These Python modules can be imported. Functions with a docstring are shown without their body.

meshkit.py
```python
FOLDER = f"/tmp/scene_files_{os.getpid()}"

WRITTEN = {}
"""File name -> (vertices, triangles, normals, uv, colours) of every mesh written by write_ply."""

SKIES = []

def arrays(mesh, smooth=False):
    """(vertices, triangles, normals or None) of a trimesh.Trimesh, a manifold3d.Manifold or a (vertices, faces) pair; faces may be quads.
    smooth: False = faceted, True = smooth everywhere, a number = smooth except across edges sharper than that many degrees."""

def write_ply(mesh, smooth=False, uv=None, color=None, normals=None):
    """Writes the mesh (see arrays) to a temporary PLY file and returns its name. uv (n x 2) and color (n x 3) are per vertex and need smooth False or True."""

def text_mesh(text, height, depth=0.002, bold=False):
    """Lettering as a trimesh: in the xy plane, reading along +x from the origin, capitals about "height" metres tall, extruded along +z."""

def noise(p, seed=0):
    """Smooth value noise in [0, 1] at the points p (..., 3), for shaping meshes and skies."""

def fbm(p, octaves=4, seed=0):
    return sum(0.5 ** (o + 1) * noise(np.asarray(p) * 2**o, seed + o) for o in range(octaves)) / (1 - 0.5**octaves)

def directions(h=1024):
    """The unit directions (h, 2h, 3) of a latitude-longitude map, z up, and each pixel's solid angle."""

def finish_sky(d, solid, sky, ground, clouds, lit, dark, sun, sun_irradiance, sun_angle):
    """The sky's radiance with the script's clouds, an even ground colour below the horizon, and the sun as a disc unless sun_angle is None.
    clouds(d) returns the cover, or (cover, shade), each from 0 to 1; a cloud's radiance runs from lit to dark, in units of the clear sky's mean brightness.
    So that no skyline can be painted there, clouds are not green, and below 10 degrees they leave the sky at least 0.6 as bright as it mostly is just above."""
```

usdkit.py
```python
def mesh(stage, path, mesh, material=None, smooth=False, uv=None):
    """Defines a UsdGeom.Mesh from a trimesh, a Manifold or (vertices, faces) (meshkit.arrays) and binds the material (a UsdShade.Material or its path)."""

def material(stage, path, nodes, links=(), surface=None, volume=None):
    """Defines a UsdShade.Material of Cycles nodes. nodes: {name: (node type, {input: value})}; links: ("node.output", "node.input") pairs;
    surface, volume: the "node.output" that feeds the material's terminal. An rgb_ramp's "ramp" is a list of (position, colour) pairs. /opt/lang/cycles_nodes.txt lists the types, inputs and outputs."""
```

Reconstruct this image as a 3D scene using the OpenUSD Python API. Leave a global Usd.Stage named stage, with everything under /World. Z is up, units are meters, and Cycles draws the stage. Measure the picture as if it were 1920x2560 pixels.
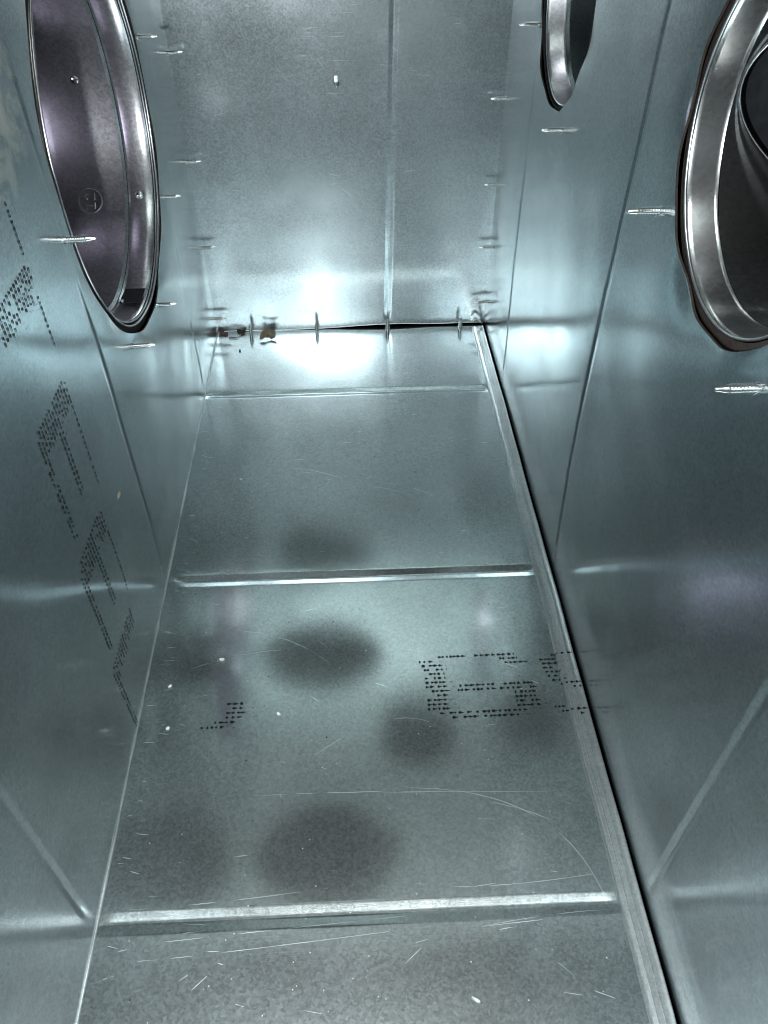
import math, random
import numpy as np, trimesh, usdkit, meshkit
from scipy.spatial import Delaunay
from pxr import Usd, UsdGeom, UsdLux, UsdShade, Gf, Sdf

stage = Usd.Stage.CreateInMemory()
UsdGeom.SetStageUpAxis(stage, UsdGeom.Tokens.z)
UsdGeom.SetStageMetersPerUnit(stage, 1.0)
UsdGeom.Xform.Define(stage, '/World')
UsdGeom.Scope.Define(stage, '/World/Looks')
RNG = np.random.default_rng(7)
random.seed(7)
V = np.array

# ------------------------------------------------------------------ camera
W, H = 0.36, 0.57                       # inside width and height of the duct
YF = -1.30                              # where the side walls and the floor end, behind the camera
YAW, PITCH, ROLL = 0.0425, 0.7606, -0.0100
CAM = V([0.1819, -0.9314, 0.5401])
cam = UsdGeom.Camera.Define(stage, '/World/Camera')
cy, sy, cp, sp = math.cos(YAW), math.sin(YAW), math.cos(PITCH), math.sin(PITCH)
fw = V([sy * cp, cy * cp, -sp]); rt = V([cy, -sy, 0.0]); up = np.cross(rt, fw)
c_, s_ = math.cos(ROLL), math.sin(ROLL)
rt, up = c_ * rt + s_ * up, -s_ * rt + c_ * up
M = np.eye(4); M[0, :3] = rt; M[1, :3] = up; M[2, :3] = -fw; M[3, :3] = CAM
cam.AddTransformOp().Set(Gf.Matrix4d(*M.ravel().tolist()))
cam.CreateHorizontalApertureAttr(36.0); cam.CreateVerticalApertureAttr(48.0)
cam.CreateFocalLengthAttr(36.0 * 1931.7 / 1920.0)
cam.CreateClippingRangeAttr(Gf.Vec2f(0.02, 50))
cam.GetPrim().CreateAttribute('exposure', Sdf.ValueTypeNames.Float).Set(0.0)

# ------------------------------------------------------------------ light: the hand torch held beside the lens
TORCH = V([0.098, -0.928, 0.494])
t = UsdLux.SphereLight.Define(stage, '/World/torch_light')
t.CreateRadiusAttr(0.006); t.CreateIntensityAttr(1.0); t.CreateExposureAttr(0.0)
t.CreateColorAttr(Gf.Vec3f(0.94, 1.0, 1.015)); t.CreateNormalizeAttr(True)
t.AddTranslateOp().Set(Gf.Vec3d(*TORCH.tolist()))
TORCH_POWER = 4.4
t.GetIntensityAttr().Set(TORCH_POWER)
# the violet glow that reaches the big take-off from the run of duct beyond it
d = UsdLux.RectLight.Define(stage, '/World/far_duct_light')
d.CreateWidthAttr(0.26); d.CreateHeightAttr(0.10); d.CreateIntensityAttr(0.11); d.CreateNormalizeAttr(True)
d.CreateColorAttr(Gf.Vec3f(0.84, 0.79, 1.0))
d.AddTranslateOp().Set(Gf.Vec3d(-0.33, -0.46, 0.37)); d.AddRotateXOp().Set(90.0)

# the room lamp above the opening through which the photographer leans in
d = UsdLux.RectLight.Define(stage, '/World/room_lamp')
d.CreateWidthAttr(0.7); d.CreateHeightAttr(0.6); d.CreateIntensityAttr(5.1); d.CreateNormalizeAttr(True)
d.CreateColorAttr(Gf.Vec3f(0.97, 1.0, 0.97))
d.AddTranslateOp().Set(Gf.Vec3d(0.27, -1.04, 1.35)); d.AddRotateXOp().Set(10.0)

# ------------------------------------------------------------------ helpers
USED = {}
def numbered(path):
    n = USED.get(path, 0); USED[path] = n + 1
    return path if n == 0 else '%s_%03d' % (path, n)
def tag(prim, label=None, cat=None, group=None, kind=None):
    for k, v in (('label', label), ('category', cat), ('group', group), ('kind', kind)):
        if v: prim.SetCustomDataByKey(k, v)
    return prim
def thing(name, label=None, cat=None, group=None, kind=None, loc=(0, 0, 0)):
    x = UsdGeom.Xform.Define(stage, numbered('/World/' + name))
    x.AddTranslateOp().Set(Gf.Vec3d(*[float(q) for q in loc]))
    return tag(x.GetPrim(), label, cat, group, kind)
def obj(name, mesh, mat, parent=None, smooth=False, label=None):
    base = str(parent.GetPath()) if parent else '/World'
    m = usdkit.mesh(stage, numbered(base + '/' + name), mesh, mat, smooth=smooth)
    m.CreateDoubleSidedAttr(True)
    return tag(m.GetPrim(), label)
def cat(ms):
    return trimesh.util.concatenate(ms)
def sstep(a, b, x):
    q = np.clip((np.asarray(x, float) - a) / (b - a), 0, 1); return q * q * (3 - 2 * q)

# ------------------------------------------------------------------ materials
def galv(name, base, rough, rough2, haze, grain, spangle=0.05, cell=700.0, bump=0.04, hz=0.8, cr=(0.50, 1.15)):
    """Galvanised sheet: a fairly sharp lobe under a hazy one, zinc crystals that tilt and tint, and rolling grain along an axis."""
    gs = {'x': (30, 1400, 1400), 'y': (1400, 30, 1400), 'z': (1400, 1400, 30)}[grain]
    n = {
        'geo': ('geometry', {}),
        'vor': ('voronoi_texture', {'scale': cell, 'randomness': 1.0}),
        'nz0': ('noise_texture', {'scale': 260.0, 'detail': 2.0}),
        'wob': ('vector_math', {'math_type': 'multiply_add', 'vector2': (0.004, 0.004, 0.004)}),
        'cen': ('vector_math', {'math_type': 'subtract', 'vector2': (0.5, 0.5, 0.5)}),
        'til': ('vector_math', {'math_type': 'scale', 'scale': spangle}),
        'add': ('vector_math', {'math_type': 'add'}),
        'nrm': ('vector_math', {'math_type': 'normalize'}),
        'gm': ('mapping', {'mapping_type': 'point', 'scale': gs}),
        'gn': ('noise_texture', {'scale': 1.0, 'detail': 3.0, 'roughness': 0.6}),
        'bmp': ('bump', {'strength': bump, 'distance': 0.0004}),
        'sep': ('separate_xyz', {}),
        'big': ('noise_texture', {'scale': 9.0, 'detail': 4.0, 'roughness': 0.55}),
        'rmp': ('map_range', {'from_min': 0.3, 'from_max': 0.7, 'to_min': rough * 0.82, 'to_max': rough * 1.2, 'clamp': True}),
        'cmul': ('map_range', {'from_min': 0.0, 'from_max': 1.0, 'to_min': 0.86, 'to_max': 1.1, 'clamp': True}),
        'col': ('vector_math', {'math_type': 'scale', 'vector1': base}),
        'cmulh': ('map_range', {'from_min': 0.0, 'from_max': 1.0, 'to_min': cr[0], 'to_max': cr[1], 'clamp': True}),
        'colh': ('vector_math', {'math_type': 'scale', 'vector1': tuple(q * hz for q in base)}),
        'p1': ('principled_bsdf', {'metallic': 1.0, 'roughness': rough}),
        'p2': ('principled_bsdf', {'metallic': 1.0, 'roughness': rough2}),
        'mix': ('mix_closure', {'fac': haze}),
    }
    l = [('geo.position', 'nz0.vector'), ('nz0.color', 'wob.vector1'), ('geo.position', 'wob.vector3'), ('wob.vector', 'vor.vector'),
         ('vor.color', 'cen.vector1'), ('cen.vector', 'til.vector1'), ('geo.position', 'gm.vector'), ('gm.vector', 'gn.vector'),
         ('gn.fac', 'bmp.height'), ('bmp.normal', 'add.vector1'), ('til.vector', 'add.vector2'), ('add.vector', 'nrm.vector1'),
         ('nrm.vector', 'p2.normal'), ('bmp.normal', 'p1.normal'), ('vor.color', 'sep.vector'), ('sep.x', 'cmul.value'),
         ('cmul.result', 'col.scale'), ('col.vector', 'p1.base_color'), ('sep.x', 'cmulh.value'), ('cmulh.result', 'colh.scale'), ('colh.vector', 'p2.base_color'),
         ('geo.position', 'big.vector'), ('big.fac', 'rmp.value'), ('rmp.result', 'p1.roughness'),
         ('p1.BSDF', 'mix.closure1'), ('p2.BSDF', 'mix.closure2')]
    return usdkit.material(stage, '/World/Looks/' + name, n, l, surface='mix.closure')
def plain(name, base, rough, metal=0.0, bump=0.0, scale=300.0, var=0.0):
    n = {'geo': ('geometry', {}), 'nz': ('noise_texture', {'scale': scale, 'detail': 4.0}),
         'bmp': ('bump', {'strength': bump, 'distance': 0.0008}),
         'mr': ('map_range', {'from_min': 0.25, 'from_max': 0.75, 'to_min': 1 - var, 'to_max': 1 + var, 'clamp': True}),
         'col': ('vector_math', {'math_type': 'scale', 'vector1': base}),
         'p': ('principled_bsdf', {'metallic': metal, 'roughness': rough, 'specular_ior_level': 0.5 if max(base) > 0.05 else 0.08})}
    l = [('geo.position', 'nz.vector'), ('nz.fac', 'bmp.height'), ('nz.fac', 'mr.value'), ('mr.result', 'col.scale'), ('col.vector', 'p.base_color')]
    if bump: l.append(('bmp.normal', 'p.normal'))
    return usdkit.material(stage, '/World/Looks/' + name, n, l, surface='p.BSDF')

ZN = (0.665, 0.738, 0.757)
M_floor = galv('galvanised_floor', ZN, 0.138, 0.40, 0.150, 'x', 0.035, cell=650.0, bump=0.015, cr=(0.66, 1.10))
M_side = galv('galvanised_side', (0.625, 0.690, 0.707), 0.165, 0.34, 0.09, 'z', 0.012, bump=0.004, cr=(0.85, 1.05))
M_back = galv('galvanised_back', ZN, 0.195, 0.36, 0.28, 'x', 0.05, cell=650.0, bump=0.03, cr=(0.70, 1.10))
M_ceil = plain('pale_lined_top', (0.75, 0.74, 0.70), 0.20, 0.72, 0.02, 60, 0.05)
M_seam = galv('galvanised_seam', (0.76, 0.80, 0.81), 0.19, 0.40, 0.3, 'y', 0.012, bump=0.02, cr=(0.85, 1.06))
M_lip = plain('lip_metal', (0.55, 0.57, 0.58), 0.3, 1.0, 0.1, 900, 0.15)
M_collar = galv('collar_zinc', (0.64, 0.635, 0.66), 0.22, 0.42, 0.3, 'x', 0.05, cell=480.0, cr=(0.75, 1.08))
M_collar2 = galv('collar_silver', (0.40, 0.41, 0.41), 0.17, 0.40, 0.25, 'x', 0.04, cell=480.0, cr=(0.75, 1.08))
M_edge = plain('sheared_edge', (0.72, 0.74, 0.74), 0.35, 1.0, 0.3, 900, 0.2)
M_cut = plain('dirty_cut_edge', (0.022, 0.018, 0.016), 0.6, 0.0, 0.4, 500, 0.4)
M_screw = plain('zinc_screw', (0.68, 0.70, 0.70), 0.20, 1.0, 0.1, 1200, 0.1)
M_ink = plain('black_ink', (0.006, 0.007, 0.008), 0.55)
M_scratch = plain('scratched_zinc', (0.62, 0.66, 0.67), 0.45, 1.0, 0.4, 2000, 0.2)
M_leaf = plain('dry_leaf', (0.125, 0.095, 0.06), 0.8, 0, 0.8, 260, 0.45)
M_leafdark = plain('rotten_leaf', (0.035, 0.032, 0.018), 0.8, 0, 0.8, 300, 0.5)
M_crumb = plain('brown_crumb', (0.075, 0.045, 0.04), 0.8, 0, 0.8, 500, 0.5)
M_flake = plain('white_flake', (0.33, 0.34, 0.32), 0.7, 0, 0.4, 900, 0.15)
M_tan = plain('tan_flake', (0.16, 0.14, 0.09), 0.7, 0, 0.4, 900, 0.3)
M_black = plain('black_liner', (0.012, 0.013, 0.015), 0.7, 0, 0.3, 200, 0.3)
M_speck = plain('dark_speck', (0.02, 0.02, 0.02), 0.7)

# ------------------------------------------------------------------ sheet panels
BEADS = [-0.150, -0.449, -0.745]         # stiffening beads that run round the duct
HOLES_L = [(-0.288, 0.340, 0.1490)]
HOLES_R = [(-0.2205, 0.4190, 0.0850), (-0.5885, 0.4195, 0.0835)]
HOLES_C = [(0.110, -0.118, 0.104, 0.072), (0.266, -0.270, 0.066, 0.066), (0.115, -0.462, 0.104, 0.078)]   # oval openings in the top: centre, half width, half length

def bead_profile(s, hw=0.0074, h=0.0017):
    q = np.clip(np.abs(s) / hw, 0, 1)
    return h * np.minimum(1 - q, 0.90)
def canning(a, b, seed, amp, ea, eb):
    """Slow waves of thin sheet, dying out at the folded edges. ea/eb: (lo, hi) limits."""
    p = np.stack([np.asarray(a) * 5.0, np.asarray(b) * 5.0, np.zeros_like(a)], -1)
    n = meshkit.fbm(p, 2, seed) - 0.5
    p2 = p * 3.3
    n2 = meshkit.fbm(p2, 2, seed + 9) - 0.5
    e = sstep(0, 0.05, np.minimum(a - ea[0], ea[1] - a)) * sstep(0, 0.05, np.minimum(b - eb[0], eb[1] - b))
    return amp * (2 * n + 0.5 * n2) * e
def hole_fade(a, b, holes):
    f, dish = np.ones_like(a), np.zeros_like(a)
    for (ha, hb, hr) in holes:
        r = np.hypot(a - ha, b - hb) - hr
        f = f * sstep(0.0, 0.03, r)
        th = np.arctan2(b - hb, a - ha)
        dish = dish + (0.0011 + 0.0008 * np.sin(5 * th + ha * 40) + 0.0006 * np.sin(11 * th + 2)) * np.exp(-np.maximum(r, 0) / 0.010)
    return f, dish

def h_floor(x, y):
    z = canning(x, y, 3, 0.0007, (0, W), (YF, 0))
    for i, yb in enumerate(BEADS):
        ends = (sstep(0.007, 0.017, x) if i == 1 else sstep(0.0015, 0.007, x)) * sstep(0.0, 0.006, W - 0.014 - x)
        z = z - bead_profile(y - yb + 0.004 * (x / W - 0.5)) * ends * (0.61 if i == 2 else 1.0)
    return z
def h_side(y, z, holes, seed, flip):
    n = canning(y, z, seed, 0.0026, (YF, 0), (0, H)) + 0.0022 * np.sin(np.pi * z / H) * np.sin(np.pi * np.clip(-y / 0.9, 0, 1) ** 0.8)
    f, dish = hole_fade(y, z, holes)
    for yb in BEADS:
        ends = sstep(0.0, 0.03, z - 0.002)
        n = n - bead_profile(y - yb, 0.0045, 0.0009) * ends * f
    return n - dish
def h_back(x, z):
    n = canning(x, z, 21, 0.0013, (0, W), (0, H))
    n = n - bead_profile(x - (0.2283 + 0.0235 * z), 0.0050, 0.0012) * sstep(0.0, 0.03, z)
    return n

def lines(lo, hi, step, dense=(), dstep=0.0008, dw=0.009):
    pts = list(np.arange(lo, hi, step)) + [hi]
    for q in dense:
        pts = [p for p in pts if abs(p - q) > dw]
        pts += [p for p in np.arange(q - dw, q + dw + 1e-9, dstep) if lo < p < hi]
    return np.unique(np.round(pts, 6))
def hole_edge(h, n=220, seed=0):
    a = np.linspace(0, 2 * np.pi, n, endpoint=False)
    rnd = np.random.default_rng(seed)
    r = h[2] + sum(rnd.uniform(0.0003, 0.0011) * (0.8 if k < 6 else 0.35) * np.sin(k * a + rnd.uniform(0, 6.28)) for k in (3, 5, 8, 11, 14))
    return a, r
def sheet(la, lb, to3, hfun, holes=(), seed=0):
    A, B = np.meshgrid(la, lb, indexing='ij')
    P = np.stack([A.ravel(), B.ravel()], 1)
    if not holes:
        na, nb = len(la), len(lb)
        i = (np.arange(na - 1)[:, None] * nb + np.arange(nb - 1)[None, :]).ravel()
        F = np.vstack([np.stack([i, i + nb, i + nb + 1], 1), np.stack([i, i + nb + 1, i + 1], 1)])
        return trimesh.Trimesh(to3(P[:, 0], P[:, 1], hfun(P[:, 0], P[:, 1])), F, process=False)
    keep = np.ones(len(P), bool); rings = []
    for k, h in enumerate(holes):
        a, r = hole_edge(h, seed=seed + k)
        dd = np.hypot(P[:, 0] - h[0], P[:, 1] - h[1])
        th = np.arctan2(P[:, 1] - h[1], P[:, 0] - h[0]) % (2 * np.pi)
        re = np.interp(th, np.append(a, 2 * np.pi), np.append(r, r[0]))
        keep &= dd > re + 0.0022
        for off in (0, 0.0010, 0.0022 - 0.0004):
            rings.append(np.stack([h[0] + (r + off) * np.cos(a), h[1] + (r + off) * np.sin(a)], 1))
        for off in (0.0045, 0.008, 0.012):
            pass
    P = np.vstack([P[keep]] + rings)
    lo, hi = (la[0], lb[0]), (la[-1], lb[-1])
    P = P[(P[:, 0] >= lo[0] - 1e-9) & (P[:, 0] <= hi[0] + 1e-9) & (P[:, 1] >= lo[1] - 1e-9) & (P[:, 1] <= hi[1] + 1e-9)]
    F = Delaunay(P).simplices
    C = P[F].mean(1); ok = np.ones(len(F), bool)
    for k, h in enumerate(holes):
        a, r = hole_edge(h, seed=seed + k)
        th = np.arctan2(C[:, 1] - h[1], C[:, 0] - h[0]) % (2 * np.pi)
        re = np.interp(th, np.append(a, 2 * np.pi), np.append(r, r[0]))
        ok &= np.hypot(C[:, 0] - h[0], C[:, 1] - h[1]) > re * 0.9995
    F = F[ok]
    e1, e2 = P[F[:, 1]] - P[F[:, 0]], P[F[:, 2]] - P[F[:, 0]]
    cr = e1[:, 0] * e2[:, 1] - e1[:, 1] * e2[:, 0]
    F = F[np.abs(cr) > 1e-13]; cr = cr[np.abs(cr) > 1e-13]
    F[cr < 0] = F[cr < 0][:, ::-1]
    return trimesh.Trimesh(to3(P[:, 0], P[:, 1], hfun(P[:, 0], P[:, 1])), F, process=False)
def lip(h, to3, hfun, seed, depth=0.0012):
    """The sheared edge of the sheet round an opening."""
    a, r = hole_edge(h, seed=seed)
    ca, cb = h[0] + r * np.cos(a), h[1] + r * np.sin(a)
    n0 = hfun(ca, cb)
    v = np.vstack([to3(ca, cb, n0 + 0.0002), to3(ca, cb, n0 - depth)])
    n = len(a); i = np.arange(n); j = (i + 1) % n
    return trimesh.Trimesh(v, np.vstack([np.stack([i, j, j + n], 1), np.stack([i, j + n, i + n], 1)]), process=False)

fl3 = lambda x, y, n: np.stack([x, y, n], -1)
L3 = lambda y, z, n: np.stack([n, y, z], -1)
R3 = lambda y, z, n: np.stack([W - n, y, z], -1)
hL = lambda y, z: h_side(y, z, HOLES_L, 5, 1)
hR = lambda y, z: h_side(y, z, HOLES_R, 13, -1)
BK3 = lambda x, z, n: np.stack([x, -n, z], -1)
C3 = lambda x, y, n: np.stack([x, y, H - n], -1)

floor = thing('floor', 'galvanised sheet metal floor of the duct with raised cross beads', 'duct floor', kind='structure')
obj('sheet', sheet(lines(0, W - 0.0018, 0.006), lines(YF, 0, 0.006, BEADS), fl3, h_floor), M_floor, floor, smooth=True)
wl = thing('wall_left', 'left galvanised duct wall with one large round opening and printed letters', 'duct wall', kind='structure')
obj('sheet', sheet(lines(YF, 0, 0.007, BEADS), lines(0, H, 0.007), L3, hL, HOLES_L, 31), M_side, wl, smooth=50)
obj('cut_edge', lip(HOLES_L[0], L3, hL, 31), M_cut, wl, smooth=True)
wr = thing('wall_right', 'right galvanised duct wall with two smaller round openings', 'duct wall', kind='structure')
obj('sheet', sheet(lines(YF, 0, 0.007, BEADS), lines(0, H, 0.007), R3, hR, HOLES_R, 41), M_side, wr, smooth=50)
for k in range(2):
    obj('cut_edge', lip(HOLES_R[k], R3, hR, 41 + k), M_cut, wr, smooth=True)

# back wall: its lower edge lifts off the floor towards the right and leaves a dark gap
wb = thing('wall_back', 'spangled galvanised end wall of the duct with one upright bead', 'duct wall', kind='structure')
def back_to3(x, z, n):
    g = 0.0004 + 0.0034 * sstep(0.13, 0.20, x) * (1 - 0.45 * sstep(0.23, 0.36, x)) + 0.0005 * np.sin(x * 60)
    zz = z + g * np.clip(1 - z / 0.05, 0, 1)
    yy = -n - 0.0016 * np.exp(-z / 0.006) + 0.0008 * np.exp(-z / 0.02)
    return np.stack([x, yy, zz], -1)
obj('sheet', sheet(lines(0, W, 0.006, [0.2283, 0.2335, 0.2400]), lines(0, H, 0.006, [0.004], 0.001), back_to3, h_back), M_back, wb, smooth=True)
# hem along the bottom edge
xs = np.linspace(0.001, W - 0.001, 90)
def ribbon_tube(pts, rad, n=6):
    """Round wire along points."""
    pts = np.asarray(pts, float); tng = np.gradient(pts, axis=0); tng /= np.linalg.norm(tng, axis=1)[:, None]
    ref = V([0, 0, 1.0]) if abs(tng[0][2]) < 0.8 else V([1.0, 0, 0])
    u = np.cross(tng, ref); u /= np.linalg.norm(u, axis=1)[:, None]; w = np.cross(u, tng)
    a = np.linspace(0, 2 * np.pi, n, endpoint=False)
    rad = np.broadcast_to(rad, len(pts))
    v = (pts[:, None, :] + rad[:, None, None] * (np.cos(a)[None, :, None] * u[:, None, :] + np.sin(a)[None, :, None] * w[:, None, :])).reshape(-1, 3)
    f = []
    for i in range(len(pts) - 1):
        for j in range(n):
            q = i * n + j; r = i * n + (j + 1) % n
            f += [[q, r, r + n], [q, r + n, q + n]]
    return trimesh.Trimesh(v, f, process=False)
hem = back_to3(xs, np.zeros_like(xs), h_back(xs, np.zeros_like(xs))); hem[:, 1] -= 0.0004; hem[:, 2] += 0.0003
obj('bottom_hem', ribbon_tube(hem, 0.0006), M_edge, wb, smooth=True)
# folded edges where the side walls meet the floor and the end wall
ys = np.linspace(YF, -0.002, 260)
jit = 0.00025 * (meshkit.noise(np.stack([ys * 90, ys * 0, ys * 0], -1), 4) - 0.5)
obj('folded_edge', ribbon_tube(np.stack([0.0004 + jit, ys, 0.0006 + jit], -1), 0.0008 * (0.45 + 0.9 * meshkit.noise(np.stack([ys * 60, ys * 0, ys * 0], -1), 8))), M_edge, wl, smooth=True)

# seam strip along the right floor edge (a pocket lock): flat bar, hemmed lip on its left side, dark slot at the wall
seam = []
yy = np.linspace(YF, -0.010, 120)
prof = [(0.3425, 0.0000), (0.3427, 0.0016), (0.3433, 0.0022), (0.3441, 0.0022), (0.3447, 0.0015), (0.3455, 0.0019), (0.3466, 0.0024), (0.3471, 0.0019), (0.3477, 0.0024), (0.3510, 0.0025), (0.3514, 0.0022), (0.3518, 0.0026), (0.3530, 0.0026), (0.3556, 0.0025), (0.3567, 0.0032), (0.3574, 0.0029), (0.3576, -0.0020)]
pv = []
for y in yy:
    wob = 0.0003 * math.sin(y * 23) + 0.0002 * math.sin(y * 61)
    pv += [(px + wob, y, pz) for px, pz in prof]
n = len(prof); f = []
for i in range(len(yy) - 1):
    for j in range(n - 1):
        q = i * n + j; f += [[q, q + n, q + n + 1], [q, q + n + 1, q + 1]]
f += [[(len(yy) - 1) * n + 0, (len(yy) - 1) * n + j + 1, (len(yy) - 1) * n + j] for j in range(1, n - 1)]
obj('seam_strip', trimesh.Trimesh(pv, f, process=False), M_seam, floor, smooth=35, label='flat folded seam strip along the right edge of the floor')

ceil = thing('ceiling', 'flat top of the duct above the frame, pale lined, with three oval openings', 'duct top', kind='structure')
from shapely.geometry import Polygon, box as sbox
th = np.linspace(0, 2 * np.pi, 64, endpoint=False)
top_shape = sbox(0.0, -0.58, W, 0.0)
for hx, hy, ha, hb in HOLES_C:
    top_shape = top_shape.difference(Polygon(np.stack([hx + ha * np.cos(th), hy + hb * np.sin(th)], 1)))
tp = trimesh.creation.extrude_polygon(top_shape, 0.0010, engine='earcut'); tp.apply_translation([0, 0, H])
obj('sheet', tp, M_ceil, ceil)

# ------------------------------------------------------------------ round take-off collars
def revolve(profile, cyz, x0, sgn, segs=120, wob=0.0, seed=0, shift=None):
    """profile: (depth outwards, radius); axis along x through cyz."""
    a = np.linspace(0, 2 * np.pi, segs, endpoint=False)
    rnd = np.random.default_rng(seed)
    wv = sum(rnd.uniform(0.3, 1.0) * np.sin(k * a + rnd.uniform(0, 6.28)) for k in (2, 3, 5, 7, 9)) * wob
    v = []
    for i, (dd, r) in enumerate(profile):
        dy, dz = (0, 0) if shift is None else shift[i]
        v.append(np.stack([np.full(segs, x0 + sgn * dd), cyz[0] + dy + (r + wv) * np.cos(a), cyz[1] + dz + (r + wv) * np.sin(a)], 1))
    v = np.vstack(v); f = []
    j = np.arange(segs); k = (j + 1) % segs
    for i in range(len(profile) - 1):
        b = i * segs
        f += [np.stack([b + j, b + k, b + k + segs], 1), np.stack([b + j, b + k + segs, b + j + segs], 1)]
    return trimesh.Trimesh(v, np.vstack(f), process=False)
def rolled(R, d0, rad):
    return [(d0 + rad * math.cos(a), R - rad - rad * math.sin(a) + rad) for a in np.linspace(-0.6, 3.4, 9)]

def collar(label, hole, x0, sgn, kind, seed):
    c = thing('duct_collar', label, 'duct collar', 'round take-off collars in the duct walls')
    cyz, R = (hole[0] + (0.003 if kind == 'big' else 0.0), hole[1]), hole[2]
    Ro = R - (0.0075 if kind == 'big' else 0.0042)
    # rolled mouth lip, the pressed band behind it and the sleeve
    obj('rolled_lip', revolve([(0.0030 + 0.0008 * math.cos(q), Ro + 0.0008 * math.sin(q)) for q in np.linspace(0, 2 * math.pi, 11)], cyz, x0, sgn, wob=0.0002, seed=seed), M_lip, c, smooth=True)
    obj('backing_flange', revolve([(0.0034, Ro + 0.0010), (0.0036, R + 0.0035)], cyz, x0, sgn), M_cut, c, smooth=True)
    if kind == 'small':
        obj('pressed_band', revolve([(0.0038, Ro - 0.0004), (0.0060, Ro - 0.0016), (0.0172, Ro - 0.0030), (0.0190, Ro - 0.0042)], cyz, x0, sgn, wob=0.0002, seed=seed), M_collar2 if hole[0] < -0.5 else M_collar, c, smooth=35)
    else:
        obj('pressed_band', revolve([(0.0042, Ro - 0.0008), (0.0065, Ro - 0.0022), (0.012, Ro - 0.0030), (0.020, Ro - 0.0030), (0.0255, Ro - 0.0022), (0.027, Ro - 0.0040)], cyz, x0, sgn, wob=0.0002, seed=seed), M_collar, c, smooth=35)
    return c, cyz, Ro

c1, cyz, Ro = collar('large round collar in the left wall, violet light inside, stamped 12', HOLES_L[0], 0.0, -1, 'big', 61)
obj('sleeve', revolve([(0.0275, Ro - 0.0040), (0.030, Ro - 0.0062), (0.046, Ro - 0.0062), (0.0500, Ro - 0.0070), (0.064, Ro - 0.0068), (0.0690, Ro - 0.0078), (0.088, Ro - 0.0076), (0.0910, Ro - 0.0084), (0.13, Ro - 0.0080)], cyz, 0.0, -1, wob=0.0002, seed=61), M_collar, c1, smooth=25)
obj('outer_bead', revolve([(0.0012 + 0.0011 * math.cos(q), Ro + 0.0018 + 0.0009 * math.sin(q)) for q in np.linspace(0, 2 * math.pi, 9)], cyz, 0.0, -1, wob=0.0004, seed=62), M_collar, c1, smooth=True)
def on_sleeve(cyz, R, ang, depth, x0, sgn):
    """A frame on the inner face of a sleeve: origin, inward normal, tangent along depth, tangent round."""
    nrm = V([0, -math.cos(ang), -math.sin(ang)])
    o = V([x0 + sgn * depth, cyz[0] + R * math.cos(ang), cyz[1] + R * math.sin(ang)])
    tx = V([sgn, 0, 0.0]); tr = np.cross(nrm, tx)
    return o, nrm, tx, tr
def place(mesh, o, e1, e2, e3):
    m = mesh.copy(); T = np.eye(4); T[:3, 0], T[:3, 1], T[:3, 2], T[:3, 3] = e1, e2, e3, o
    m.apply_transform(T); return m
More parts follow.
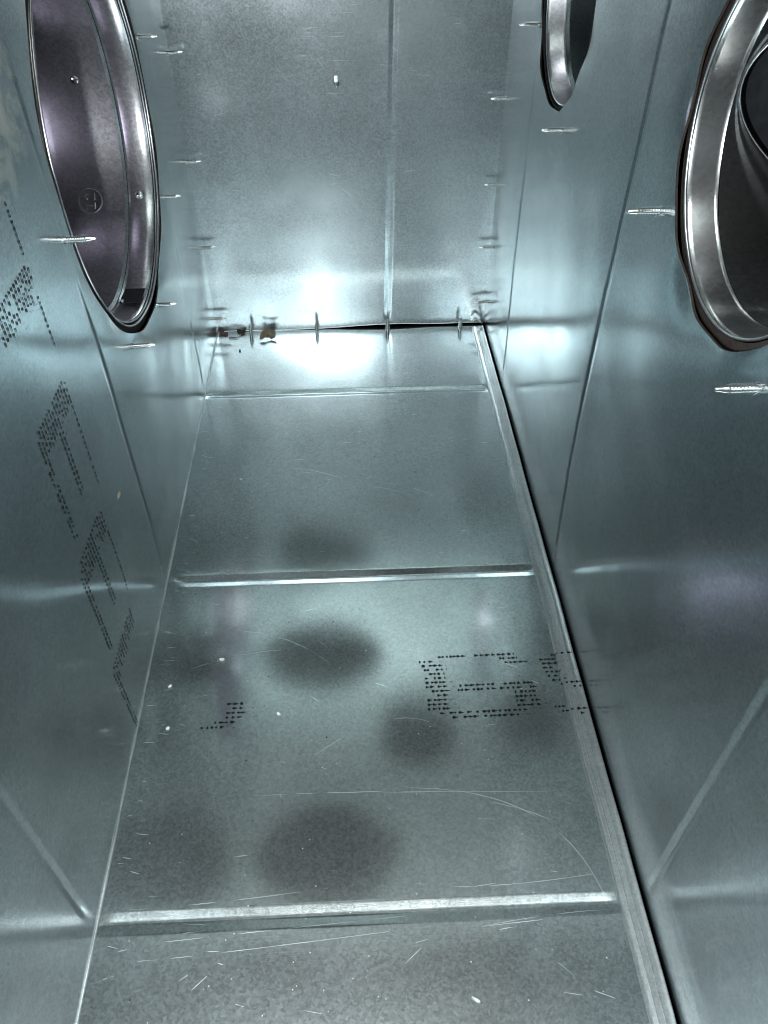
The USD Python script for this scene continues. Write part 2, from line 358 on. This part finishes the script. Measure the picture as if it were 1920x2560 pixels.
# stamped disc with the size
Rs = Ro - 0.0066
ang = math.atan2(0.252 - cyz[1], -0.186 - cyz[0])
o, nn, tx, tr = on_sleeve(cyz, Rs, ang, 0.0625, 0, -1)
disc = trimesh.creation.revolve(V([(0.0, 0.0010), (0.0090, 0.0010), (0.0105, 0.0016), (0.0115, 0.0014), (0.0122, 0.0002)]), sections=40)
st = obj('size_stamp', place(disc, o, tx, tr, nn), M_collar, c1, smooth=40)
dg = meshkit.text_mesh('12', 0.0100, 0.0014); dg.apply_translation(-dg.bounds.mean(0) + V([0, 0, 0.0013]))
obj('stamped_number', place(dg, o, -tr, tx, nn), M_collar, st)
for (aa, dp, rr) in ((math.atan2(0.345 - cyz[1], -0.16 - cyz[0]), 0.0585, 0.0044), (math.atan2(0.243 - cyz[1], -0.165 - cyz[0]), 0.0165, 0.0042)):
    o, nn, tx, tr = on_sleeve(cyz, Ro - 0.0062 if dp > 0.03 else Ro - 0.003, aa, dp, 0, -1)
    dome = trimesh.creation.revolve(V([(0.0, 0.0022), (rr * 0.55, 0.0019), (rr * 0.85, 0.0011), (rr, 0.0), (rr, -0.0006)]), sections=20)
    obj('rivet', place(dome, o, tx, tr, nn), M_screw, c1, smooth=50)
# little dark locking tab at the bottom of the mouth
aa = math.radians(-94)
o, nn, tx, tr = on_sleeve(cyz, Ro - 0.004, aa + 0.06, 0.014, 0, -1)
tabm = trimesh.creation.box([0.018, 0.026, 0.0008]); tabm.apply_translation([0, 0, 0.0026])
tb = obj('locking_tab', place(tabm, o, tx, tr, nn), M_black, c1, label='dark locking tab at the bottom of the mouth')
o2, nn, tx, tr = on_sleeve(cyz, Ro - 0.008, aa - 0.04, 0.020, 0, -1)
obj('tab_rivet', place(trimesh.creation.icosphere(2, 0.0017), o2, tx, tr, nn), M_screw, tb, smooth=True)

c2, cyz, Ro = collar('smaller bright collar high in the right wall, cut by the top of the picture', HOLES_R[0], W, 1, 'small', 71)
obj('sleeve', revolve([(0.0192, Ro - 0.0040), (0.022, Ro - 0.006), (0.052, Ro - 0.0058), (0.0525, Ro - 0.0068), (0.085, Ro - 0.0068), (0.15, Ro - 0.0068), (0.1502, 0.0005)], cyz, W, 1, wob=0.0002, seed=71), M_side, c2, smooth=25)
obj('outer_bead', revolve([(0.0012 + 0.0010 * math.cos(q), Ro + 0.0016 + 0.0009 * math.sin(q)) for q in np.linspace(0, 2 * math.pi, 9)], cyz, W, 1, wob=0.0003, seed=72), M_black, c2, smooth=True)

c3, cyz, Ro = collar('dark round collar at the right edge of the picture, elbow opening black inside', HOLES_R[1], W, 1, 'small', 81)
def saddle(cyz, R, x0, sgn, d0, segs=120, rows=14):
    a = np.linspace(-np.pi, np.pi, segs, endpoint=False)
    dl = np.clip((a - math.radians(8)) * 2.2, -np.pi, np.pi)
    end = np.minimum(0.0200 + 0.042 * (1 - np.cos(dl)), 0.105)
    v, f = [], []
    for i in range(rows):
        dd = d0 + (end - d0) * i / (rows - 1)
        r = R - 0.0008 * (i > 6) - 0.0004 * (i > 10)
        v.append(np.stack([x0 + sgn * dd, cyz[0] + r * np.cos(a), cyz[1] + r * np.sin(a)], 1))
    j = np.arange(segs); k = (j + 1) % segs
    for i in range(rows - 1):
        b = i * segs; f += [np.stack([b + j, b + k, b + k + segs], 1), np.stack([b + j, b + k + segs, b + j + segs], 1)]
    return trimesh.Trimesh(np.vstack(v), np.vstack(f), process=False), np.vstack([v[-1], v[-1][:1]])
sm, rim = saddle(cyz, Ro - 0.0046, W, 1, 0.0191)
obj('sleeve', sm, M_collar2, c3, smooth=30)
obj('elbow_rim', ribbon_tube(rim, 0.0004), M_lip, c3, smooth=True)
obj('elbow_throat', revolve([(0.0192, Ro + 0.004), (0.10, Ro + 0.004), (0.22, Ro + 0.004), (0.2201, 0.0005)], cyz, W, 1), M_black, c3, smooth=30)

# collars of the three openings above (out of frame, seen only as dark discs in the floor)
for k, h in enumerate(HOLES_C):
    a = np.linspace(0, 2 * np.pi, 48, endpoint=False)
    rings = [(0.0015, 1.02), (0.05, 0.98), (0.25, 0.98), (0.2501, 0.005)]
    v = np.vstack([np.stack([h[0] + r * h[2] * np.cos(a), h[1] + r * h[3] * np.sin(a), np.full(48, H + dz)], 1) for dz, r in rings])
    j = np.arange(48); kk = (j + 1) % 48
    f = np.vstack([np.vstack([np.stack([b + j, b + kk, b + kk + 48], 1), np.stack([b + j, b + kk + 48, b + j + 48], 1)]) for b in (0, 48, 96)])
    obj('duct_stub', trimesh.Trimesh(v, f, process=False), M_black, ceil, smooth=30)

# ------------------------------------------------------------------ screws (one prototype, copies by reference)
def make_screw(root):
    Lh = 0.0175
    shank = trimesh.creation.revolve(V([(0.0, Lh), (0.0007, Lh - 0.0003), (0.0012, Lh - 0.0026), (0.00155, Lh - 0.0046), (0.00165, Lh - 0.0056), (0.00165, -0.001)]), sections=14)
    obj('shank', shank, M_screw, root, smooth=40)
    # helical thread
    turns, seg = 8.5, 14
    n = int(turns * seg); a = np.arange(n + 1) / seg * 2 * np.pi
    z = 0.0002 + np.arange(n + 1) / n * (Lh - 0.0052)
    ro = 0.00245 * np.minimum(1, 0.7 + (n - np.arange(n + 1)) / 30.0)
    v = np.vstack([np.stack([r * np.cos(a), r * np.sin(a), z + dz], 1) for r, dz in ((np.full(n + 1, 0.0015), -0.00045), (ro, 0.0), (np.full(n + 1, 0.0015), 0.00045))])
    i = np.arange(n); m = n + 1
    f = np.vstack([np.stack([i, i + 1, i + 1 + m], 1), np.stack([i, i + 1 + m, i + m], 1), np.stack([i + m, i + 1 + m, i + 1 + 2 * m], 1), np.stack([i + m, i + 1 + 2 * m, i + 2 * m], 1)])
    obj('thread', trimesh.Trimesh(v, f, process=False), M_screw, root, smooth=30)
    # drill flutes at the point
    fl = trimesh.creation.box([0.0030, 0.0007, 0.0042]); fl.apply_translation([0, 0, Lh - 0.0024])
    fl.vertices[:, 0] *= np.where(fl.vertices[:, 2] > Lh - 0.001, 0.35, 1)
    obj('drill_point', fl, M_screw, root)
    # burr of torn sheet round the hole
    rnd = np.random.default_rng(5); ms = []
    for q in range(5):
        th = q * 1.3 + rnd.uniform(0, 0.5); hgt = rnd.uniform(0.0008, 0.0022)
        p0 = V([math.cos(th - .35), math.sin(th - .35), 0]) * 0.0021; p1 = V([math.cos(th + .35), math.sin(th + .35), 0]) * 0.0021
        p2 = V([math.cos(th), math.sin(th), 0]) * rnd.uniform(0.0027, 0.0034) + V([0, 0, hgt])
        ms.append(trimesh.Trimesh([p0 - V([0, 0, .0004]), p1 - V([0, 0, .0004]), p2, p2 * 0.93 + V([0, 0, -.0002])], [[0, 1, 2], [0, 2, 3], [1, 3, 2], [0, 3, 1]], process=False))
    obj('burr', cat(ms), M_edge, root)
cls = stage.CreateClassPrim('/World/screw_kind')
make_screw(cls)
def screw(label, loc, direction, group, spin=0.0, scale=1.0, tilt=(0, 0, 0)):
    p = numbered('/World/screw')
    x = UsdGeom.Xform.Define(stage, p)
    dz = V(direction, float) + V(tilt, float); dz /= np.linalg.norm(dz)
    ref = V([0, 1.0, 0]) if abs(dz[1]) < 0.8 else V([0, 0, 1.0])
    dx = np.cross(ref, dz); dx /= np.linalg.norm(dx); dy = np.cross(dz, dx)
    c, s = math.cos(spin), math.sin(spin); dx, dy = c * dx + s * dy, -s * dx + c * dy
    T = np.eye(4); T[0, :3], T[1, :3], T[2, :3], T[3, :3] = dx * scale, dy * scale, dz * scale, loc
    x.AddTransformOp().Set(Gf.Matrix4d(*T.ravel().tolist()))
    pr = x.GetPrim(); pr.GetReferences().AddInternalReference('/World/screw_kind'); pr.SetInstanceable(True)
    tag(pr, label, 'screw', group)
GL, GR, GB, GC = 'screws along the left back corner', 'screws along the right back corner', 'screws along the bottom of the end wall', 'screws round the collars'
for z, lab, tl in ((0.3342, 'topmost screw in the left back corner, bright with a shiny reflection', (0, 0, 0.06)), (0.2252, 'second screw down the left back corner, beside the big collar', (0, 0, 0.02)),
                   (0.1230, 'third screw down the left back corner, level with the printed letters above', (0, 0, 0.08)), (0.0269, 'lowest screw in the left back corner, just above the debris', (0, 0, 0.02))):
    screw(lab.replace(', level with the printed letters above', ', between the collar and the floor'), (0.0, -0.012, z), (1, 0, 0), GL, z * 60, tilt=tl)
for z, lab, tl in ((0.2834, 'topmost screw in the right back corner, just left of the upper collar', (0, 0, 0.0)), (0.1901, 'second screw down the right back corner, below the upper collar', (0, 0, 0.03)),
                   (0.1140, 'third screw down the right back corner, above the bent metal tab', (0, 0, 0.0)), (0.0396, 'lowest screw in the right back corner, right above the bent metal tab', (0, 0, -0.12))):
    screw(lab, (W, -0.012, z), (-1, 0, 0), GR, z * 50, tilt=tl)
for x, lab, tl in ((0.0462, 'upright screw at the end wall foot, left of the brown leaf piece', (-0.05, 0, 0)), (0.1337, 'upright screw at the end wall foot under the torch glare', (-0.03, 0, 0)),
                   (0.2281, 'upright screw at the end wall foot below the upright bead', (0.0, 0, 0)), (0.3255, 'upright screw at the end wall foot nearest the seam strip', (0.06, 0, 0))):
    screw(lab, (x, -0.0135, 0.0), (0, 0, 1), GB, x * 40, tilt=tl)
for (y, z, lab) in ((-0.1356, 0.3745, 'screw at upper right of the large left collar, by the wall bead'), (-0.1600, 0.2434, 'screw right of the large left collar, level with the stamped number'),
                    (-0.2691, 0.1863, 'screw lowest right of the large left collar, near its tip'), (-0.3730, 0.2059, 'screw lying below the mouth of the large left collar'),
                    (-0.4466, 0.3281, 'big bright screw overlapping the left edge of the large collar')):
    screw(lab, (float(hL(V([y]), V([z]))[0]), y, z), (1, 0, 0), GC, y * 30, tilt=(0, 0.02, 0.03), scale=1.1 if y < -0.4 else 1.0)
for (y, z, lab) in ((-0.1364, 0.3780, 'screw left of the small upper right collar at the top of the picture'), (-0.2746, 0.3323, 'screw on the right wall just below the small upper collar'),
                    (-0.5033, 0.3601, 'screw left of the dark collar at the right edge'), (-0.6555, 0.3437, 'bright blunt screw below the dark collar, cut by the right edge')):
    screw(lab, (W - float(hR(V([y]), V([z]))[0]), y, z), (-1, 0, 0), GC, y * 30, tilt=(0, 0, 0.02 if y > -0.4 else 0.0), scale=1.1 if y < -0.4 else 1.0)
screw('single screw poking out of the middle of the end wall', (0.1741, -0.0005, 0.3042), (0, -1, 0), 'screw in the end wall', 0.4, tilt=(0.02, 0, -0.16), scale=1.2)

# bent metal tab in the right back corner
q = np.linspace(0, 1, 10)
cl = np.stack([0.343 + 0.015 * q, -0.007 - 0.003 * np.sin(q * 3), 0.006 + 0.004 * np.sin(q * 5) + 0.003 * q], -1)
v = np.vstack([cl, cl + V([0, -0.001, 0.004])]); i = np.arange(9)
tm = trimesh.Trimesh(v, np.vstack([np.stack([i, i + 1, i + 11], 1), np.stack([i, i + 11, i + 10], 1)]), process=False)
p = obj('bent_tab', tm, M_edge, None, smooth=True); tag(p, 'small crumpled bright metal tab in the right back corner', 'metal tab')

# ------------------------------------------------------------------ printed lettering: rows of ink dashes
ROW = 0.00415
def dash_blobs(s0, s1, r, rnd, dense=0.9):
    """Ink spatter along one row from s0 to s1: fat dots joined by thin threads, fine satellites after the last. Returns (s, t, half length, half height)."""
    out, s = [], s0
    while s < s1:
        ln = min(rnd.uniform(0.0014, 0.0032), max(s1 - s, 0.001))
        if rnd.random() < dense:
            hh = rnd.uniform(0.00085, 0.00140)
            out.append((s + ln / 2, r, ln / 2, hh))
            if rnd.random() < 0.7: out.append((s + ln, r + rnd.normal(0, 0.0001), rnd.uniform(0.0012, 0.0022), 0.00042))
        s += ln + rnd.uniform(0.0008, 0.0028)
    for k in range(rnd.integers(0, 4)):
        out.append((s1 + rnd.uniform(0.001, 0.012), r + rnd.normal(0, 0.0003), rnd.uniform(0.0002, 0.0006), rnd.uniform(0.00015, 0.0003)))
    return out
GLYPH = {   # row (0 = bottom) -> [(from, to)] in fractions of the letter width
    'G': {0: [(.22, .80)], 1: [(.12, .90)], **{r: [(.02, .20)] for r in range(2, 14)}, 7: [(.02, .20), (.32, .98)], 6: [(.02, .20), (.30, .98)],
          **{r: [(.02, .20), (.80, 1.0)] for r in (2, 3, 4, 5)}, 13: [(-.02, .14), (.72, .88)], 12: [(.0, .18), (.76, .95)], 14: [(.16, .86)]},
    '9': {0: [(.40, .95)], 1: [(.14, .92)], 2: [(.04, .2)], 6: [(.40, .95)], 7: [(.22, .95)], 8: [(.10, .30)], 9: [(.05, .28)], 10: [(.03, .27)], 11: [(.0, .26)], 12: [(.0, .24)], 13: [(-.02, .22)], 14: [(.18, .9)]},
    'L': {0: [(.05, 1.0)], 1: [(.0, 1.0)], **{r: [(.0, .22)] for r in range(2, 15)}},
    'E': {0: [(.05, .98)], 1: [(.0, 1.0)], **{r: [(.0, .22)] for r in range(2, 14)}, 7: [(.0, .82)], 8: [(.0, .80)], 14: [(.04, 1.0)]},
    'T': {14: [(-.05, 1.0)], **{r: [(.36, .60)] for r in range(0, 14)}},
    ',': {0: [(.0, .5)], 1: [(.3, .75)], **{r: [(.55, .95)] for r in (2, 3, 4, 5)}},
}
def letter(ch, s0, w, base, to3, parent, seed, fat=1.0):
    rnd = np.random.default_rng(seed); blobs = []
    for r, spans in GLYPH[ch].items():
        for a, b in spans:
            blobs += dash_blobs(s0 + a * w, s0 + b * w, base + r * ROW, rnd)
    a = np.linspace(0, 2 * np.pi, 10, endpoint=False); vs, fs, n0 = [], [], 0
    for (s, tt, hl, hh) in blobs:
        S = np.append(s + hl * np.cos(a), s); T = np.append(tt + fat * hh * np.sin(a), tt)
        vs.append(to3(S, T)); fs += [[n0 + k, n0 + (k + 1) % 10, n0 + 10] for k in range(10)]; n0 += 11
    obj('printed_letter', trimesh.Trimesh(np.vstack(vs), fs, process=False), M_ink, parent, label='black dotted printed letter ' + ch if ch.isalpha() else ('black dotted printed figure 9' if ch == '9' else 'black dotted printed comma'))
def on_floor(S, T):
    z = h_floor(S, T) + 0.0002
    strip = S > 0.3425
    top = np.interp(S, [0.3425, 0.3433, 0.3441, 0.3447, 0.3455, 0.348, 0.353, 0.3556, 0.3567, 0.3574], [0.0016, 0.0022, 0.0022, 0.0016, 0.0019, 0.0023, 0.0025, 0.0024, 0.003, 0.0026]) + 0.00025
    return np.stack([np.minimum(S, 0.3573), T, np.where(strip, top, z)], -1)
def on_left(S, T):
    z = np.maximum(-S, 0.0006)
    return np.stack([hL(T, z) + 0.00035, T, z], -1)
letter('G', 0.2280, 0.092, -0.6030, on_floor, floor, 101)
letter('9', 0.3290, 0.052, -0.6060, on_floor, floor, 102)
letter(',', 0.0500, 0.034, -0.6020, on_floor, floor, 103)
letter('L', -0.0760, 0.0760, -0.5990, on_left, wl, 104, 0.72)
letter('E', -0.1745, 0.085, -0.5905, on_left, wl, 105, 0.72)
letter('E', -0.2740, 0.085, -0.5790, on_left, wl, 106, 0.72)
letter('T', -0.3760, 0.082, -0.5740, on_left, wl, 107, 0.72)

# ------------------------------------------------------------------ scratches: fine bright furrow edges on floor and end wall
def scratch_mesh(paths, to3, wd=0.00022, seed=0):
    rnd = np.random.default_rng(seed); vs, fs, n0 = [], [], 0
    for pts in paths:
        pts = np.asarray(pts, float); tq = np.linspace(0, 1, max(8, int(np.linalg.norm(pts[-1] - pts[0]) / 0.003)))
        k = np.linspace(0, 1, len(pts)); deg = min(len(pts) - 1, 2)
        P = np.stack([np.polyval(np.polyfit(k, pts[:, c], deg), tq) for c in (0, 1)], 1)
        tg = np.gradient(P, axis=0); tg /= np.linalg.norm(tg, axis=1)[:, None] + 1e-9
        nm = np.stack([-tg[:, 1], tg[:, 0]], 1)
        on = meshkit.noise(np.stack([tq * 9 * len(tq) / 40, tq * 0 + n0, tq * 0], -1), seed)
        w = wd * np.clip((on - 0.30) * 2.2, 0.0, 1) * np.sin(np.pi * np.clip(tq, 0.02, 0.98)) ** 0.4
        A, B = P + nm * w[:, None], P - nm * w[:, None]
        vs += [to3(A[:, 0], A[:, 1]), to3(B[:, 0], B[:, 1])]; m = len(tq); i = np.arange(m - 1) + n0
        fs.append(np.vstack([np.stack([i, i + 1, i + 1 + m], 1), np.stack([i, i + 1 + m, i + m], 1)])); n0 += 2 * m
    return trimesh.Trimesh(np.vstack(vs), np.vstack(fs), process=False)
f_on = lambda x, y: np.stack([x, y, h_floor(x, y) + 0.0001], -1)
b_on = lambda x, z: back_to3(x, z, h_back(x, z) + 0.0001)
paths = [[(0.075, -0.5085), (0.115, -0.520), (0.150, -0.545)], [(0.0975, -0.6604), (0.18, -0.6615), (0.31, -0.668)], [(0.1700, -0.664), (0.2321, -0.666), (0.3000, -0.684)],
         [(0.21, -0.6600), (0.2973, -0.6850), (0.3351, -0.7477)], [(0.275, -0.672), (0.32, -0.695)], [(0.112, -0.290), (0.135, -0.296), (0.16, -0.308)], [(0.12, -0.297), (0.15, -0.303), (0.17, -0.305)],
         [(0.20, -0.318), (0.235, -0.328), (0.26, -0.345)], [(0.19, -0.322), (0.225, -0.335), (0.25, -0.352)], [(0.03, -0.548), (0.07, -0.535), (0.11, -0.530)], [(0.12, -0.505), (0.15, -0.53), (0.17, -0.552)],
         [(0.14, -0.63), (0.19, -0.604), (0.23, -0.606)], [(0.02, -0.757), (0.10, -0.753), (0.2, -0.748)], [(0.03, -0.766), (0.08, -0.764), (0.19, -0.757)], [(0.25, -0.757), (0.28, -0.7555), (0.29, -0.755)],
         [(0.285, -0.775), (0.30, -0.785), (0.31, -0.80)], [(0.25, -0.757), (0.30, -0.752), (0.338, -0.751)], [(0.02, -0.735), (0.08, -0.733), (0.15, -0.728)], [(0.21, -0.728), (0.26, -0.732), (0.33, -0.728)]]
for k in range(70):
    x, y = RNG.uniform(0.015, 0.335), RNG.uniform(-0.80, -0.20)
    L_, a = RNG.uniform(0.003, 0.016), RNG.normal(0, 0.35)
    if RNG.random() < 0.06: a = RNG.uniform(-1.5, 1.5)
    paths.append([(x, y), (x + L_ * math.cos(a), y + L_ * math.sin(a))])
for k in range(70):
    x, y = RNG.uniform(0.003, 0.018), RNG.uniform(-0.80, -0.10)
    paths.append([(x, y), (x + RNG.uniform(0.002, 0.01), y + RNG.normal(0, 0.001))])
tag(obj('scratches', scratch_mesh(paths, f_on, 0.00008, 5), M_scratch, floor), kind='stuff')
paths = []
for k in range(60):
    x, z = RNG.uniform(0.02, 0.34), RNG.uniform(0.16, 0.375)
    L_, a = RNG.uniform(0.003, 0.022), RNG.normal(0, 0.12)
    if RNG.random() < 0.3: a = RNG.normal(-0.5, 0.3)
    paths.append([(x, z), (min(x + L_ * math.cos(a), 0.35), z + L_ * math.sin(a))])
for k in range(14):
    x, z = RNG.uniform(0.13, 0.17), RNG.uniform(0.31, 0.372)
    paths.append([(x, z), (x + RNG.uniform(0.01, 0.045), z + RNG.uniform(-0.001, 0.002))])
tag(obj('scratches', scratch_mesh(paths, b_on, 0.00009, 6), M_scratch, wb), kind='stuff')

# worn, dusty stain on the left wall beside the big opening
stain = usdkit.material(stage, '/World/Looks/dusty_stain', {
    'geo': ('geometry', {}), 'nz': ('noise_texture', {'scale': 55.0, 'detail': 5.0, 'distortion': 0.8}), 'd': ('vector_math', {'math_type': 'distance', 'vector2': (0.0, -0.51, 0.455)}),
    'fall': ('map_range', {'from_min': 0.03, 'from_max': 0.085, 'to_min': 1.0, 'to_max': 0.0, 'clamp': True}), 'th': ('map_range', {'from_min': 0.42, 'from_max': 0.62, 'to_min': 0.0, 'to_max': 0.6, 'clamp': True}),
    'm': ('math', {'math_type': 'multiply'}), 'p': ('principled_bsdf', {'base_color': (0.42, 0.40, 0.35), 'roughness': 0.6})},
    [('geo.position', 'nz.vector'), ('geo.position', 'd.vector1'), ('d.value', 'fall.value'), ('nz.fac', 'th.value'), ('fall.result', 'm.value1'), ('th.result', 'm.value2'), ('m.value', 'p.alpha')], surface='p.BSDF')
obj('dusty_stain', sheet(np.linspace(-0.60, -0.446, 30), np.linspace(0.375, 0.545, 30), L3, lambda y, z: hL(y, z) + 0.0004), stain, wl, smooth=True, label='pale dusty stain beside the large opening')

# ------------------------------------------------------------------ debris
def flake(outline, thick, curl, seed, res=5):
    """A thin crumpled piece: an outline filled with rings, curled and thickened."""
    o = np.asarray(outline, float); c = o.mean(0); rings = [c[None]] + [c + (o - c) * q for q in np.linspace(1 / res, 1, res)]
    P = np.vstack(rings); n = len(o); rnd = np.random.default_rng(seed)
    z = curl * ((P[:, 0] - c[0]) ** 2 - 0.6 * (P[:, 1] - c[1]) ** 2) + thick * 1.5 * (meshkit.noise(np.stack([P[:, 0] * 300, P[:, 1] * 300, P[:, 0] * 0], -1), seed) - 0.5) * 2
    top = np.column_stack([P, z]); F = [[0, 1 + k, 1 + (k + 1) % n] for k in range(n)]
    for r in range(res - 1):
        a, b = 1 + r * n, 1 + (r + 1) * n
        for k in range(n):
            k2 = (k + 1) % n; F += [[a + k, b + k, b + k2], [a + k, b + k2, a + k2]]
    F = V(F); N = len(P); bot = top - V([0, 0, thick]); a = 1 + (res - 1) * n
    S = []
    for k in range(n):
        k2 = (k + 1) % n; S += [[a + k, a + k + N, a + k2 + N], [a + k, a + k2 + N, a + k2]]
    return trimesh.Trimesh(np.vstack([top, bot]), np.vstack([F, F[:, ::-1] + N, V(S)]), process=False)
def jag(rx, ry, n, seed, j=0.25):
    rnd = np.random.default_rng(seed); a = np.linspace(0, 2 * np.pi, n, endpoint=False); r = 1 + rnd.uniform(-j, j, n)
    return np.stack([rx * r * np.cos(a), ry * r * np.sin(a)], 1)
def debris(name, label, cat_, mesh, mat, loc, rot=(0, 0, 0), group=None):
    m = mesh.copy(); m.apply_transform(trimesh.transformations.euler_matrix(*rot)); m.apply_translation(V(loc) - V([0, 0, m.bounds[0][2]]))
    tag(obj(name, m, mat, None, smooth=50), label, cat_, group)
lf = V([(-.0105, -.0060), (-.0085, -.0065), (-.0055, -.0050), (-.0030, -.0030), (0, -.0035), (.0030, -.0030), (.0045, -.0055), (.0065, -.0045), (.0100, -.0030), (.0110, .0010), (.0100, .0045), (.0070, .0075), (.0030, .0090), (-.002, .0085), (-.006, .0060), (-.0090, .0020)])
debris('leaf_piece', 'curled brown piece of dry leaf lying at the foot of the end wall', 'leaf', flake(lf, 0.0006, 25.0, 3, 6), M_leaf, (0.0685, -0.0215, 0.0002), (0.75, 0.1, 0.05))
debris('leaf_scrap', 'black rotten leaf scrap against the end wall between screw and corner', 'leaf', flake(jag(0.0062, 0.0045, 11, 8, .35), 0.0008, 30.0, 4, 4), M_leafdark, (0.0325, -0.008, 0.0002), (0.5, 0.2, 0.4))
tw = ribbon_tube([(0.0165, -0.0165, 0.0009), (0.021, -0.0172, 0.0012), (0.028, -0.0188, 0.001)], [0.0006, 0.0007, 0.0004], 6)
tag(obj('twig', tw, M_leafdark, None, smooth=True), 'tiny dark twig lying in front of the black leaf scrap', 'twig')
crumbs = []
for k in range(34):
    r = abs(RNG.normal(0, 0.0048)); a = RNG.uniform(-1.5, 0.2)
    s = trimesh.creation.icosphere(1, RNG.uniform(0.0007, 0.0022)); s.vertices *= 1 + RNG.uniform(-0.3, 0.3, (len(s.vertices), 1)); s.vertices *= RNG.uniform(0.6, 1.4, 3)
    s.apply_translation([0.0025 + r * math.cos(a), -0.0025 + r * math.sin(a), 0.001 + max(0, 0.006 - r) * RNG.uniform(0, 1)]); crumbs.append(s)
p = obj('dirt_crumbs', cat(crumbs), M_crumb, None, smooth=40); tag(p, 'reddish brown clump of dirt crumbs in the left back corner', 'dirt', kind='stuff')
for (x, y, s, lab, mat, cname) in ((0.1108, -0.5927, 0.0030, 'white paint flake on the floor between the printed comma and the letter G', M_flake, 'white_flake'), (0.0245, -0.6012, 0.0036, 'white paint flake left of the printed comma', M_flake, 'white_flake'),
                      (0.0602, -0.5379, 0.0042, 'large pale curled flake on the floor above the printed comma', M_flake, 'white_flake'), (0.0202, -0.5623, 0.0028, 'small white flake close to the left floor edge', M_flake, 'white_flake'),
                      (0.0568, -0.3052, 0.0026, 'lone white flake on the floor beyond the second bead', M_flake, 'white_flake'), (0.2406, -0.7982, 0.0055, 'thin pale sliver on the floor near the bottom of the picture', M_flake, 'white_flake')):
    ry = 0.22 if 'sliver' in lab else 0.6
    debris(cname, lab, 'flake', flake(jag(s * 0.55, s * ry * 0.65, 9, int(x * 9999)), 0.0003, 60.0, int(x * 999), 3), mat, (x, y, float(h_floor(V([x]), V([y]))[0]) + 0.0002), (0.15, 0.1, -0.6 if 'sliver' in lab else x * 50))
fk = flake(jag(0.0016, 0.0034, 10, 6), 0.0003, 20, 8, 3); fk.apply_transform(trimesh.transformations.rotation_matrix(math.pi / 2, [0, 1, 0])); fk.apply_translation([float(hL(V([-0.4948]), V([0.1524]))[0]) + 0.0006, -0.4948, 0.1524])
p = obj('tan_flake', fk, M_tan, None, smooth=50); tag(p, 'small tan smear stuck on the left wall between letters and bead', 'smear')
sp = []
for k in range(90):
    x, y = RNG.uniform(0.012, 0.335), RNG.uniform(-0.79, -0.03)
    q = trimesh.creation.icosphere(1, RNG.uniform(0.00025, 0.0006)); q.vertices *= V([1, 1, .6]); q.apply_translation([x, y, float(h_floor(V([x]), V([y]))[0]) + 0.0002]); sp.append(q)
q = flake(jag(0.0016, 0.0026, 8, 3), 0.0003, 50, 2, 3); q.apply_translation([0.0339, -0.0506, 0.0008]); sp.append(q)
p = obj('dark_specks', cat(sp), M_speck, None); tag(p, 'tiny dark specks of grit scattered over the duct floor', 'grit', kind='stuff')
ws = []
for k in range(160):
    x, y = RNG.uniform(0.012, 0.335), -0.80 + 0.5 * RNG.random() ** 1.6
    q = trimesh.creation.icosphere(0, RNG.uniform(0.00018, 0.00042)); q.vertices *= V([1.3, 1, .5]); q.apply_translation([x, y, float(h_floor(V([x]), V([y]))[0]) + 0.0002]); ws.append(q)
p = obj('white_specks', cat(ws), M_flake, None); tag(p, 'tiny white specks of dust scattered over the near floor', 'dust', kind='stuff')
